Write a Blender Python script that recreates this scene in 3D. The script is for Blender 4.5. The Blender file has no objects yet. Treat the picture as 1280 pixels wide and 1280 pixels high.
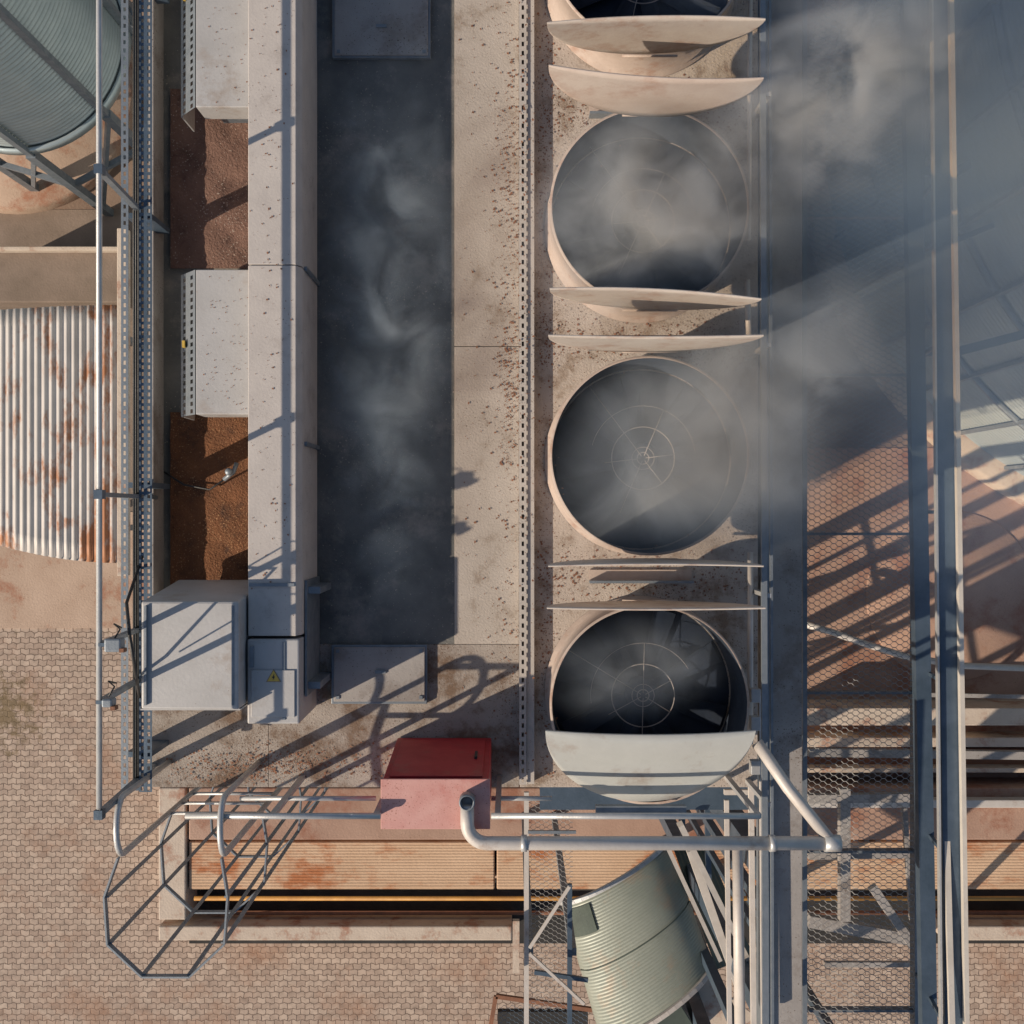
import bpy, bmesh, math, random
from mathutils import Vector, Matrix
random.seed(7)
S=bpy.context.scene; C=S.collection
H=17.58; F=1372.8
def k(z): return (H-z)/F
def X(px,z): return (px-640)*k(z)
def Y(py,z): return (640-py)*k(z)
def P(px,py,z): return Vector((X(px,z),Y(py,z),z))
PI=math.pi
# ------------------------------------------------------------ materials
def L(nt,a,ao,b,bi): nt.links.new(a.outputs[ao],b.inputs[bi])
def mat(name,c1,c2=None,scale=4,rough=.6,metal=0,bump=.15,bscale=40,dirt=None,dthr=.55,dscale=2.5,speck=None,sthr=.68,sscale=45,stretch=(1,1,1),wave=None,rvar=.15,dsoft=.12):
    m=bpy.data.materials.new(name); m.use_nodes=True; nt=m.node_tree; N=nt.nodes
    b=N['Principled BSDF']; b.inputs['Metallic'].default_value=metal
    tc=N.new('ShaderNodeTexCoord'); mp=N.new('ShaderNodeMapping'); mp.inputs['Scale'].default_value=stretch
    L(nt,tc,'Object',mp,'Vector')
    def noise(s,d=5,r=.6):
        n=N.new('ShaderNodeTexNoise'); n.inputs['Scale'].default_value=s; n.inputs['Detail'].default_value=d; n.inputs['Roughness'].default_value=r
        L(nt,mp,'Vector',n,'Vector'); return n
    def ramp(src,a,bb):
        r=N.new('ShaderNodeMapRange'); r.inputs['From Min'].default_value=a; r.inputs['From Max'].default_value=bb
        L(nt,src,0,r,'Value'); return r
    def mix(fac,ca,cb):
        x=N.new('ShaderNodeMix'); x.data_type='RGBA'; L(nt,fac,0,x,0)
        for i,c in ((6,ca),(7,cb)):
            if isinstance(c,tuple): x.inputs[i].default_value=(*c,1)
            else: nt.links.new(c,x.inputs[i])
        return x.outputs[2]
    c2=c2 or tuple(v*.7 for v in c1)
    n1=noise(scale); col=mix(ramp(n1,.3,.72),c1,c2)
    if dirt:
        n2=noise(dscale,8,.7); col=mix(ramp(n2,dthr,dthr+dsoft),col,dirt)
    if speck:
        n3=noise(sscale,2,.5)
        n4=noise(1.7,3,.6); th=N.new('ShaderNodeMath'); th.operation='MULTIPLY_ADD'; L(nt,n4,0,th,0); th.inputs[1].default_value=.28; th.inputs[2].default_value=-.14
        ad=N.new('ShaderNodeMath'); L(nt,n3,0,ad,0); L(nt,th,0,ad,1)
        col=mix(ramp(ad,sthr,sthr+.03),col,speck)
    nt.links.new(col,b.inputs['Base Color'])
    rr=N.new('ShaderNodeMapRange'); rr.inputs['To Min'].default_value=max(.05,rough-rvar); rr.inputs['To Max'].default_value=min(1,rough+rvar)
    L(nt,n1,0,rr,'Value'); L(nt,rr,0,b,'Roughness')
    nb=noise(bscale,4); bp=N.new('ShaderNodeBump'); bp.inputs['Strength'].default_value=bump; bp.inputs['Distance'].default_value=.02
    src=nb
    if wave:
        w=N.new('ShaderNodeTexWave'); w.bands_direction=wave[0]; w.inputs['Scale'].default_value=wave[1]; w.inputs['Distortion'].default_value=.3
        L(nt,mp,'Vector',w,'Vector'); a=N.new('ShaderNodeMath'); a.operation='ADD'; L(nt,w,1,a,0); L(nt,nb,0,a,1); src=a
    L(nt,src,0,bp,'Height'); L(nt,bp,'Normal',b,'Normal')
    return m
M={}
M['deck']=mat('dusty roof deck',(.46,.41,.36),(.37,.325,.28),3,.85,0,.3,60,dirt=(.27,.215,.17),dthr=.57,dscale=3,speck=(.13,.095,.07),sthr=.70,sscale=75)
M['deckdirtshade']=mat('soiled shadow-toned roof deck',(.36,.315,.275),(.25,.215,.185),3,.85,0,.35,60,dirt=(.17,.115,.08),dthr=.49,dscale=3,speck=(.11,.065,.04),sthr=.64,sscale=75)  # husk dirt, plus darkening painted in for the shadow near the red cabinet
M['deckshade']=mat('shadow-dark roof deck',(.17,.165,.15),(.075,.08,.078),2.6,.7,0,.3,40,dirt=(.29,.255,.22),dthr=.52,dscale=2.0,speck=(.34,.29,.24),sthr=.69,sscale=60,dsoft=.2)  # dark deck tone with the roof duct's shade painted in
M['fandeck']=mat('fan deck',(.46,.40,.35),(.33,.28,.235),4,.85,0,.35,60,dirt=(.24,.18,.135),dthr=.52,dscale=4,speck=(.11,.075,.05),sthr=.66,sscale=70)
M['duct']=mat('painted duct',(.50,.46,.425),(.42,.385,.36),5,.7,0,.1,50,dirt=(.36,.32,.29),dthr=.58,speck=(.16,.12,.10),sthr=.72,sscale=75)
M['box']=mat('grey enamel',(.45,.445,.44),(.36,.355,.35),3,.55,.1,.08,40,dirt=(.33,.29,.26),dthr=.54,speck=(.2,.16,.13),sthr=.73,sscale=75)
M['rail']=mat('galvanised',(.52,.52,.51),(.38,.39,.40),9,.45,.4,.1,60,dirt=(.3,.26,.22),dthr=.62)
M['raild']=mat('galvanised dull',(.24,.27,.30),(.15,.18,.21),9,.5,.4,.1,60)
M['perf']=mat('perforated steel',(.50,.46,.42),(.40,.37,.34),7,.6,.1,.1,60,speck=(.15,.11,.08),sthr=.68,sscale=65)
M['steeldark']=mat('blue grey steel',(.10,.14,.19),(.055,.085,.12),5,.5,.4,.1,40)
M['husk']=mat('husk bed',(.21,.085,.034),(.10,.042,.02),5,.95,0,1,55,dirt=(.07,.035,.022),dthr=.54,dscale=5,speck=(.36,.20,.10),sthr=.64,sscale=80)
M['huskold']=mat('old husk bed',(.21,.12,.088),(.12,.065,.05),4,.95,0,.8,50,dirt=(.09,.05,.038),dthr=.54,dscale=4,speck=(.38,.30,.25),sthr=.66,sscale=70)
M['lid']=mat('damper lid',(.55,.49,.43),(.45,.38,.33),4,.6,0,.1,30,dirt=(.42,.31,.25),dthr=.52,dscale=4)
M['lidc']=mat('clean damper lid',(.46,.47,.45),(.39,.40,.385),3,.5,.1,.06,30,dirt=(.34,.31,.28),dthr=.56)
M['lidp']=mat('stained damper lid',(.54,.46,.40),(.43,.34,.29),3,.65,0,.1,30,dirt=(.38,.25,.195),dthr=.52,dscale=2.5,dsoft=.2)
M['fanduct']=mat('fan duct',(.48,.39,.33),(.36,.285,.24),4,.7,0,.15,30,dirt=(.34,.22,.165),dthr=.54,dscale=5)
M['faninner']=mat('shadow-dark duct inside',(.05,.07,.105),(.03,.042,.065),4,.7,.1,.15,30,dirt=(.13,.115,.11),dthr=.62,dscale=5)  # same duct's inner face, coloured dark blue to carry its shade
M['fandark']=mat('shadow-dark fan interior',(.012,.022,.045),(.006,.012,.022),4,.7,.2,.1,30)  # near-black blue paints in the deep shade of the fan openings
M['wire']=mat('guard wire',(.40,.36,.34),(.22,.19,.17),9,.6,.2,.05,30)
M['red']=mat('red enamel',(.46,.03,.035),(.34,.025,.03),4,.5,0,.05,40,dirt=(.33,.07,.06),dthr=.54)
M['pink']=mat('dusty red enamel',(.60,.34,.30),(.52,.25,.22),5,.8,0,.1,60,dirt=(.5,.2,.17),dthr=.54,speck=(.3,.12,.09),sthr=.66,sscale=75)
M['yellow']=mat('yellow paint',(.62,.42,.08),(.5,.33,.06),4,.5)
M['orange']=mat('dull orange paint',(.48,.24,.05),(.34,.16,.04),4,.6)
M['black']=mat('black paint',(.03,.03,.03),None,4,.5)
M['concrete']=mat('tan concrete',(.48,.355,.27),(.38,.27,.20),1.5,.9,0,.3,30,dirt=(.33,.16,.10),dthr=.54,dscale=1.6,speck=(.24,.14,.09),sthr=.68,sscale=60)
M['redconc']=mat('reddish concrete',(.42,.275,.205),(.31,.19,.14),1.3,.9,0,.3,30,dirt=(.27,.12,.075),dthr=.53,dscale=1.2,speck=(.2,.12,.08),sthr=.68,sscale=60)
M['concgroove']=mat('board marked concrete',(.58,.40,.265),(.48,.315,.20),1.5,.9,0,.4,30,dirt=(.38,.14,.055),dthr=.50,dscale=1.2,stretch=(.7,1.4,1),wave=('Y',5))
M['conclight']=mat('pale concrete',(.56,.47,.385),(.45,.37,.30),2.5,.9,0,.3,30,dirt=(.36,.20,.14),dthr=.53)
M['concshade']=mat('shade-darkened concrete',(.25,.19,.15),(.17,.13,.10),2,.9,0,.3,30)  # tan concrete with the shade of the tank corner put into its colour
M['ground']=mat('dusty ground',(.28,.20,.15),(.20,.14,.105),.7,.95,0,.4,25,dirt=(.17,.09,.06),dthr=.55,dscale=.6)
M['silo']=mat('galvanised silo',(.40,.46,.47),(.31,.37,.39),3,.42,.45,.05,20)
M['siloblue']=mat('silo shade sheet',(.38,.43,.46),(.29,.35,.39),1.5,.5,.3,.05,20)
M['green']=mat('green grey sheet',(.34,.365,.315),(.235,.26,.225),1.8,.5,.15,.1,20,dirt=(.33,.29,.23),dthr=.54,dscale=2)
M['greendark']=mat('dark green sheet',(.10,.125,.105),(.06,.075,.065),3,.5,.2,.1,20)
M['canopy']=mat('rusty corrugated sheet',(.60,.565,.53),(.46,.43,.40),3,.6,.1,.1,30,dirt=(.37,.165,.08),dthr=.505,dscale=1.3,stretch=(1.4,.6,1),dsoft=.09)
M['rust']=mat('rusty steel',(.27,.12,.065),(.17,.08,.05),5,.8,.1,.2,40)
M['pit']=mat('pit floor',(.035,.032,.03),(.02,.02,.02),3,.9)
M['mesh']=mat('expanded metal',(.30,.30,.29),(.19,.18,.18),6,.6,.3,.1,40)
M['pipe']=mat('pale pipe',(.58,.54,.50),(.48,.44,.40),6,.5,.1,.08,40,dirt=(.36,.28,.23),dthr=.6)
M['cream']=mat('cream painted rail',(.62,.57,.50),(.50,.455,.40),6,.5,.1,.08,40,dirt=(.4,.32,.26),dthr=.6)
M['parapet']=mat('parapet sheet',(.36,.335,.315),(.27,.25,.235),3,.7,.1,.15,40,dirt=(.22,.19,.17),dthr=.52,speck=(.12,.09,.07),sthr=.67,sscale=60)
def pavers():
    m=bpy.data.materials.new('interlocking pavers'); m.use_nodes=True; nt=m.node_tree; N=nt.nodes; b=N['Principled BSDF']
    tc=N.new('ShaderNodeTexCoord')
    # stepped outline of interlocking blocks: shift rows sideways with a fine triangle wave
    sp=N.new('ShaderNodeSeparateXYZ'); L(nt,tc,'Object',sp,0)
    pp=N.new('ShaderNodeMath'); pp.operation='PINGPONG'; L(nt,sp,'X',pp,0); pp.inputs[1].default_value=.07
    mm=N.new('ShaderNodeMath'); mm.operation='MULTIPLY_ADD'; L(nt,pp,0,mm,0); mm.inputs[1].default_value=.32; L(nt,sp,'Y',mm,2)
    cb=N.new('ShaderNodeCombineXYZ'); L(nt,sp,'X',cb,'X'); L(nt,mm,0,cb,'Y')
    nz=N.new('ShaderNodeTexNoise'); nz.inputs['Scale'].default_value=15; nz.inputs['Detail'].default_value=2
    L(nt,tc,'Object',nz,'Vector')
    vm=N.new('ShaderNodeVectorMath'); vm.operation='MULTIPLY_ADD'; L(nt,nz,1,vm,0); vm.inputs[1].default_value=(.035,.035,0); L(nt,cb,0,vm,2)
    br=N.new('ShaderNodeTexBrick'); L(nt,vm,0,br,'Vector'); br.inputs['Scale'].default_value=1
    br.inputs['Brick Width'].default_value=.14; br.inputs['Row Height'].default_value=.09; br.inputs['Mortar Size'].default_value=.008; br.inputs['Mortar Smooth'].default_value=.6
    br.inputs['Color1'].default_value=(.50,.395,.315,1); br.inputs['Color2'].default_value=(.38,.285,.225,1); br.inputs['Mortar'].default_value=(.185,.13,.10,1)
    n2=N.new('ShaderNodeTexNoise'); n2.inputs['Scale'].default_value=.8; n2.inputs['Detail'].default_value=9; n2.inputs['Roughness'].default_value=.72; L(nt,tc,'Object',n2,'Vector')
    r=N.new('ShaderNodeMapRange'); r.inputs['From Min'].default_value=.51; r.inputs['From Max'].default_value=.70; r.inputs['To Max'].default_value=.8; L(nt,n2,0,r,'Value')
    x=N.new('ShaderNodeMix'); x.data_type='RGBA'; L(nt,r,0,x,0); L(nt,br,0,x,6); x.inputs[7].default_value=(.32,.18,.115,1)
    vd=N.new('ShaderNodeVectorMath'); vd.operation='DISTANCE'; L(nt,tc,'Object',vd,0); vd.inputs[1].default_value=(X(5,0),Y(890,0),.008)
    md=N.new('ShaderNodeMapRange'); md.inputs['From Min'].default_value=1.1; md.inputs['From Max'].default_value=.0; md.inputs['To Max'].default_value=.30; nt.links.new(vd.outputs['Value'],md.inputs['Value'])
    n5=N.new('ShaderNodeTexNoise'); n5.inputs['Scale'].default_value=5; n5.inputs['Detail'].default_value=8; n5.inputs['Roughness'].default_value=.75; L(nt,tc,'Object',n5,'Vector')
    ad=N.new('ShaderNodeMath'); L(nt,n5,0,ad,0); L(nt,md,0,ad,1)
    mo=N.new('ShaderNodeMapRange'); mo.inputs['From Min'].default_value=.63; mo.inputs['From Max'].default_value=.77; mo.inputs['To Max'].default_value=.85; L(nt,ad,0,mo,'Value')
    x2=N.new('ShaderNodeMix'); x2.data_type='RGBA'; L(nt,mo,0,x2,0); nt.links.new(x.outputs[2],x2.inputs[6]); x2.inputs[7].default_value=(.17,.12,.06,1)
    n3=N.new('ShaderNodeTexNoise'); n3.inputs['Scale'].default_value=9; n3.inputs['Detail'].default_value=6; L(nt,tc,'Object',n3,'Vector')
    y=N.new('ShaderNodeMix'); y.data_type='RGBA'; y.blend_type='MULTIPLY'; y.inputs[0].default_value=.5; nt.links.new(x2.outputs[2],y.inputs[6])
    r3=N.new('ShaderNodeMapRange'); r3.inputs['From Min'].default_value=.3; r3.inputs['From Max'].default_value=.6; r3.inputs['To Min'].default_value=.5; L(nt,n3,0,r3,'Value'); L(nt,r3,0,y,7)
    nt.links.new(y.outputs[2],b.inputs['Base Color']); b.inputs['Roughness'].default_value=.9
    bp=N.new('ShaderNodeBump'); bp.invert=True; bp.inputs['Distance'].default_value=.015; bp.inputs['Strength'].default_value=.5; L(nt,br,1,bp,'Height'); L(nt,bp,'Normal',b,'Normal')
    return m
M['pavers']=pavers()
# ------------------------------------------------------------ mesh builder
WL={}
class MB:
    def __init__(s): s.bm=bmesh.new()
    def hexa(s,v):
        vs=[s.bm.verts.new(p) for p in v]
        for f in ((3,2,1,0),(4,5,6,7),(0,1,5,4),(1,2,6,5),(2,3,7,6),(3,0,4,7)): s.bm.faces.new([vs[i] for i in f])
        return s
    def box(s,x0,x1,y0,y1,z0,z1):
        return s.hexa([(x0,y0,z0),(x1,y0,z0),(x1,y1,z0),(x0,y1,z0),(x0,y0,z1),(x1,y0,z1),(x1,y1,z1),(x0,y1,z1)])
    def pbox(s,px0,px1,py0,py1,z0,z1):
        return s.box(X(px0,z1),X(px1,z1),Y(py1,z1),Y(py0,z1),z0,z1)
    def prism(s,pts,z0,z1):
        n=len(pts); a=[s.bm.verts.new((p[0],p[1],z0)) for p in pts]; b=[s.bm.verts.new((p[0],p[1],z1)) for p in pts]
        s.bm.faces.new(b); s.bm.faces.new(a[::-1])
        for i in range(n): s.bm.faces.new([a[i],a[(i+1)%n],b[(i+1)%n],b[i]])
        return s
    def extr(s,prof,y0,y1):
        n=len(prof); a=[s.bm.verts.new((p[0],y0,p[1])) for p in prof]; b=[s.bm.verts.new((p[0],y1,p[1])) for p in prof]
        s.bm.faces.new(a); s.bm.faces.new(b[::-1])
        for i in range(n): s.bm.faces.new([b[i],b[(i+1)%n],a[(i+1)%n],a[i]])
        return s
    def bar(s,p,q,w,h=None):
        h=h or w; p=Vector(p); q=Vector(q); d=(q-p).normalized(); up=Vector((0,0,1)) if abs(d.z)<.95 else Vector((0,1,0))
        a=d.cross(up).normalized()*w/2; b=a.cross(d).normalized()*h/2
        return s.hexa([p-a-b,p+a-b,q+a-b,q-a-b,p-a+b,p+a+b,q+a+b,q-a+b])
    def tube(s,pts,r,n=10,closed=False):
        pts=[Vector(p) for p in pts]; rings=[]; m=len(pts); prev=None
        for i,p in enumerate(pts):
            if closed: d=(pts[(i+1)%m]-pts[i-1]).normalized()
            else: d=(pts[min(i+1,m-1)]-pts[max(i-1,0)]).normalized()
            if prev is None:
                up=Vector((0,0,1)) if abs(d.z)<.9 else Vector((0,1,0)); a=d.cross(up).normalized()
            else: a=(prev-d*prev.dot(d)).normalized()
            prev=a; b=a.cross(d)
            rings.append([s.bm.verts.new(p+(a*math.cos(t)+b*math.sin(t))*r) for t in [2*PI*j/n for j in range(n)]])
        for i in range(m if closed else m-1):
            r0=rings[i]; r1=rings[(i+1)%m]
            for j in range(n): 
                f=s.bm.faces.new([r0[j],r0[(j+1)%n],r1[(j+1)%n],r1[j]]); f.smooth=True
        if not closed: s.bm.faces.new(rings[0][::-1]); s.bm.faces.new(rings[-1])
        return s
    def lathe(s,c,prof,n=64,a0=0,a1=2*PI,smooth=True):
        full=abs(a1-a0-2*PI)<1e-4; m=n if full else n+1; R=[]
        for i in range(m):
            t=a0+(a1-a0)*i/n; R.append([s.bm.verts.new((c[0]+r*math.cos(t),c[1]+r*math.sin(t),z)) for r,z in prof])
        for i in range(n):
            A=R[i]; B=R[(i+1)%m]
            for j in range(len(prof)-1):
                f=s.bm.faces.new([A[j],B[j],B[j+1],A[j+1]]); f.smooth=smooth
        return s
    def corr(s,p00,p10,p01,p11,waves,amp,nv=8,sag=0,sub=6):
        p00,p10,p01,p11=map(Vector,(p00,p10,p01,p11)); nrm=(p10-p00).cross(p01-p00).normalized()
        nu=waves*sub; g=[]
        for i in range(nu+1):
            u=i/nu; row=[]
            for j in range(nv+1):
                v=j/nv; p=(p00*(1-u)+p10*u)*(1-v)+(p01*(1-u)+p11*u)*v
                p=p+nrm*(amp*math.sin(2*PI*waves*u)+sag*4*u*(1-u)); row.append(s.bm.verts.new(p))
            g.append(row)
        for i in range(nu):
            for j in range(nv):
                f=s.bm.faces.new([g[i][j],g[i+1][j],g[i+1][j+1],g[i][j+1]]); f.smooth=True
        return s
    def perf(s,x0,x1,y0,y1,z,cols,pitch,hl,hw):
        w=(x1-x0)/cols; n=int((y1-y0)/pitch)
        xs=[x0]; 
        for c in range(cols): m_=x0+w*(c+.5); xs+= [m_-hw/2,m_+hw/2]
        xs.append(x1); ys=[y0]
        for i in range(n): m_=y0+pitch*(i+.5); ys+=[m_-hl/2,m_+hl/2]
        ys.append(y1); zf=z if callable(z) else (lambda x:z)
        g=[[s.bm.verts.new((x,y,zf(x))) for y in ys] for x in xs]
        for i in range(len(xs)-1):
            for j in range(len(ys)-1):
                if i%2==1 and j%2==1: continue
                s.bm.faces.new([g[i][j],g[i+1][j],g[i+1][j+1],g[i][j+1]])
        return s
    def expanded(s,x0,x1,y0,y1,z,cw=.13,h=.04,t=.010):
        n=int((y1-y0)/h); m=int((x1-x0)/(cw/4))
        for j in range(n):
            sg=1 if j%2 else -1; pts=[]
            for i in range(m+1):
                q=i%4; v=(1,1,-1,-1)[q]*sg; pts.append((x0+i*cw/4,y0+(j+.5)*h+v*h*.5))
            zz=z+(.003 if j%2 else 0)
            vs=[(s.bm.verts.new((x,y-t/2,zz)),s.bm.verts.new((x,y+t/2,zz+.004))) for x,y in pts]
            for a,b in zip(vs,vs[1:]): s.bm.faces.new([a[0],b[0],b[1],a[1]])
        return s
    def build(s,name,m,parent=None,bev=0,solid=0,origin=None):
        bmesh.ops.recalc_face_normals(s.bm,faces=s.bm.faces[:]) if not solid else None
        if parent is not None: o0=WL[parent.name]
        elif origin is not None: o0=Vector(origin)
        else:
            vs=[v.co for v in s.bm.verts]; o0=Vector(((min(v.x for v in vs)+max(v.x for v in vs))/2,(min(v.y for v in vs)+max(v.y for v in vs))/2,min(v.z for v in vs)))
        for v in s.bm.verts: v.co-=o0
        me=bpy.data.meshes.new(name); s.bm.to_mesh(me); s.bm.free(); me.materials.append(M[m] if isinstance(m,str) else m)
        o=bpy.data.objects.new(name,me); C.objects.link(o)
        if parent is not None: o.parent=parent
        else: o.location=o0
        WL[o.name]=o0
        if bev:
            b=o.modifiers.new('b','BEVEL'); b.width=bev; b.segments=2; b.limit_method='ANGLE'
        if solid:
            b=o.modifiers.new('s','SOLIDIFY'); b.thickness=solid; b.offset=0
        return o
def thing(name,label,cat,loc,group=None):
    o=bpy.data.objects.new(name,None); C.objects.link(o); o.location=loc; o.empty_display_size=.1
    o['label']=label; o['category']=cat
    if group: o['group']=group
    WL[o.name]=Vector(loc); return o
def tag(o,label,cat,group=None,kind=None):
    o['label']=label; o['category']=cat
    if group: o['group']=group
    if kind: o['kind']=kind
    return o
def struct(o,label=None):
    o['kind']='structure'
    if label: o['label']=label
    return o
# ------------------------------------------------------------ ground level
struct(MB().box(-150,150,-150,150,-.2,0).build('ground','ground'),'dusty brown ground')
struct(MB().box(-14,14,-14,Y(785,0),-.1,.008).build('pavement','pavers',origin=(0,0,0)),'interlocking block paving')
struct(MB().prism([(X(-60,0),Y(785,0)),(X(300,0),Y(785,0)),(X(300,0),Y(640,0)),(X(-60,0),Y(640,0))],-.1,.03).build('concrete_slab','concrete'),'tan slab beside the paving')
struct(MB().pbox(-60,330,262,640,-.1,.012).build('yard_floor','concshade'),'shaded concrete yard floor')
struct(MB().pbox(700,1400,560,1012,-.1,.02).build('yard_slab','redconc'),'reddish yard slab east of the tower')
t=thing('pit_surround','board marked tan concrete pit surround with open dark channel','concrete pit',P(640,1080,0))
MB().box(X(236,.6),X(618,.6),Y(1112,.6),Y(1052,.6),0,.60).build('apron','concgroove',t,bev=.02)
MB().box(X(621,.6),X(1420,.6),Y(1112,.6),Y(1052,.6),0,.60).build('apron','concgroove',t,bev=.02)
MB().box(X(236,.7),X(1420,.7),Y(1050,.7),Y(985,.7),0,.70).build('upper_slab','redconc',t,bev=.02)
MB().box(X(198,.66),X(232,.66),Y(1150,.66),Y(985,.66),0,.66).build('kerb','conclight',t,bev=.02)
MB().box(X(198,.64),X(640,.64),Y(1176,.64),Y(1158,.64),0,.64).build('kerb','conclight',t,bev=.02)
MB().box(X(1180,.64),X(1420,.64),Y(1176,.64),Y(1158,.64),0,.64).build('kerb','conclight',t,bev=.02)
MB().box(X(236,.05),X(1420,.05),Y(1180,.05),Y(1100,.05),0,.03).build('pit_floor','pit',t)
b=MB(); b.tube([P(243,1123,.62),P(1400,1123,.62)],.035,10); tag(b.build('gas_pipe','orange'),'dull orange pipe running along the edge of the dark channel','pipe')
b=MB(); b.tube([P(260,1141,.3),P(1400,1141,.3)],.035,8); tag(b.build('drain_pipe','rust'),'thin rusty pipe lying inside the dark channel','pipe')
t=MB().lathe((X(1190,.04),Y(745,.04)),[(0,.045),(1.35,.045),(1.37,.03),(1.37,0)],64).build('round_foundation','redconc'); tag(t,'low round reddish foundation right of the mesh walkway','foundation')
for i,(pa,pb,px0,px1,z,m_,lab) in enumerate(((885,907,1000,1420,.8,'conclight','pale concrete kerb beam nearest the round foundation'),(922,934,1000,1420,.5,'conclight','thin pale beam between tall kerb beam and rusty plate'),(960,966,1000,1420,.5,'conclight','slim pale beam along the south side of the rusty plate'),(1000,1010,1000,1420,.9,'pipe','pale beam lying on the upper slab of the pit surround'))):
    tag(MB().pbox(px0,px1,pa,pb,0 if i<3 else .705,z).build('yard_beam',m_,bev=.015),lab,'beam','pale yard beams')
t=MB().pbox(1000,1420,936,958,0,.25).build('rusty_plate','rust',bev=.01); tag(t,'rust brown plate lying between the pale beams','plate')
t=MB().lathe((X(15,.2),Y(110,.2)),[(0,.25),(1.9,.25),(1.95,.2),(1.95,0)],64).build('round_foundation','concrete'); tag(t,'round tan concrete foundation under the legged silo','foundation')
t=thing('concrete_tank','shade-darkened concrete tank block between silo and rusty canopy','tank',P(60,345,0))
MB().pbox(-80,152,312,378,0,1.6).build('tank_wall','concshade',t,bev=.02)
MB().pbox(-80,152,308,313,1.6,1.75).build('rim','conclight',t,bev=.01)
t=thing('corrugated_canopy','pale corrugated canopy with rust patches beside the tower','canopy',P(70,540,0))
b=MB(); nu,nv=24*6,14
g=[]
for i in range(nu+1):
    u=i/nu; row=[]
    for j in range(nv+1):
        v=j/nv; px=-60+216*u; py=(392-12*u)*(1-v)+(664+40*math.sin(u*PI*.5))*v; z=2.9+.28*u*(1-u)*2+.015*math.sin(2*PI*24*u)
        row.append(b.bm.verts.new(P(px,py,2.95)+Vector((0,0,z-2.95))))
    g.append(row)
for i in range(nu):
    for j in range(nv): b.bm.faces.new([g[i][j],g[i+1][j],g[i+1][j+1],g[i][j+1]]).smooth=True
b.build('roof_sheet','canopy',t,solid=.006)
for p in ((5,420),(150,420),(5,660),(150,660)):
    q=P(p[0],p[1],2.9); MB().box(q.x-.04,q.x+.04,q.y-.04,q.y+.04,0,2.78).build('post','raild',t)
MB().box(X(146,3.3),X(158,3.3),Y(720,3.3),Y(285,3.3),3.14,3.3).build('gutter','conclight',t,bev=.01)
# ------------------------------------------------------------ legged silo
cx,cy=X(20,3),Y(50,3)
t=thing('steel_silo','corrugated steel silo standing on braced legs at upper left','silo',(cx,cy,0))
prof=[]; z=3.0
while z<9.0: prof.append((1.43+.012*math.cos((z-3)/.085*2*PI),z)); z+=.017
MB().lathe((cx,cy),prof,96).build('corrugated_wall','silo',t)
MB().lathe((cx,cy),[(1.46,3.06),(1.50,3.06),(1.50,2.9),(1.40,2.9),(.2,1.3)],64).build('hopper','silo',t)
MB().lathe((cx,cy),[(1.5,9.0),(.1,9.6),(0,9.6)],48).build('roof','silo',t)
for i in range(8):
    a=-PI/2+.1+i*PI/4; p=Vector((cx+1.49*math.cos(a),cy+1.49*math.sin(a),0))
    MB().bar(p+Vector((0,0,2.9)),p+Vector((0,0,9)),.09,.07).build('stiffener','raild',t)
    MB().bar(p,p+Vector((0,0,2.9)),.13,.11).build('leg','raild',t)
    a2=a+PI/4; q=Vector((cx+1.49*math.cos(a2),cy+1.49*math.sin(a2),0))
    MB().bar(p+Vector((0,0,.3)),q+Vector((0,0,2.8)),.06).build('brace','raild',t)
    MB().bar(p+Vector((0,0,1.5)),q+Vector((0,0,1.5)),.08).build('ring_beam','raild',t)
# ------------------------------------------------------------ big silo right
cx,cy=X(1500,0),Y(180,0)
t=thing('grain_silo','large corrugated grain silo at upper right in blue haze','silo',(cx,cy,0))
MB().lathe((cx,cy),[(6.45,0),(6.45,.35),(6.4,.4),(6.0,.4)],160).build('ring_beam','conclight',t)
prof=[]; z=.4
while z<9.5: prof.append((6.1+.016*math.cos(z/.1*2*PI),z)); z+=.02
MB().lathe((cx,cy),prof,120,PI*.75,PI*1.75).build('corrugated_wall','siloblue',t)
MB().lathe((cx,cy),[(6.1,9.5),(.3,12.3)],96).build('roof','siloblue',t)
for i in range(20):
    a=PI*.8+i*PI*.9/19
    p=Vector((cx+6.15*math.cos(a),cy+6.15*math.sin(a),0))
    MB().bar(p+Vector((0,0,.4)),p+Vector((0,0,9.4)),.08,.05).build('stiffener','raild',t)
for zz in (2.4,4.4,6.4):
    MB().lathe((cx,cy),[(6.12,zz),(6.18,zz),(6.18,zz+.05),(6.12,zz+.05)],120,PI*.75,PI*1.75).build('wind_ring','raild',t)
# ------------------------------------------------------------ tower
T=thing('dryer_tower','long grain dryer tower seen from above with dusty roof','dryer',(0,2,0))
MB().box(-2.7,1.8,-.85,12,0,8.2).build('wall','siloblue',T)
MB().box(-2.8,1.92,-2.12,12,8.2,8.62).build('roof_frame','steeldark',T)
for x,y in ((-2.6,-2.0),(1.7,-2.0),(-.4,-2.0)): MB().box(x-.1,x+.1,y-.1,y+.1,0,8.2).build('leg','raild',T)
xm=X(568,9); ys=Y(805,9)
MB().box(xm,X(649,9),ys,Y(433,9)-.002,8.63,9.0).build('roof_deck','deck',T,bev=.003)
MB().box(xm,X(649,9),Y(433,9)+.003,12,8.63,9.0).build('roof_deck','deck',T,bev=.003)
MB().box(-1.9,xm-.002,ys,12,8.63,8.998).build('shadow_strip_deck','deckshade',T)  # strip coloured dark across the band that the duct shades
MB().box(-1.9,X(649,9),-2.15,ys-.003,8.63,9.0).build('roof_deck','deckdirtshade',T,bev=.003)
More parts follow.
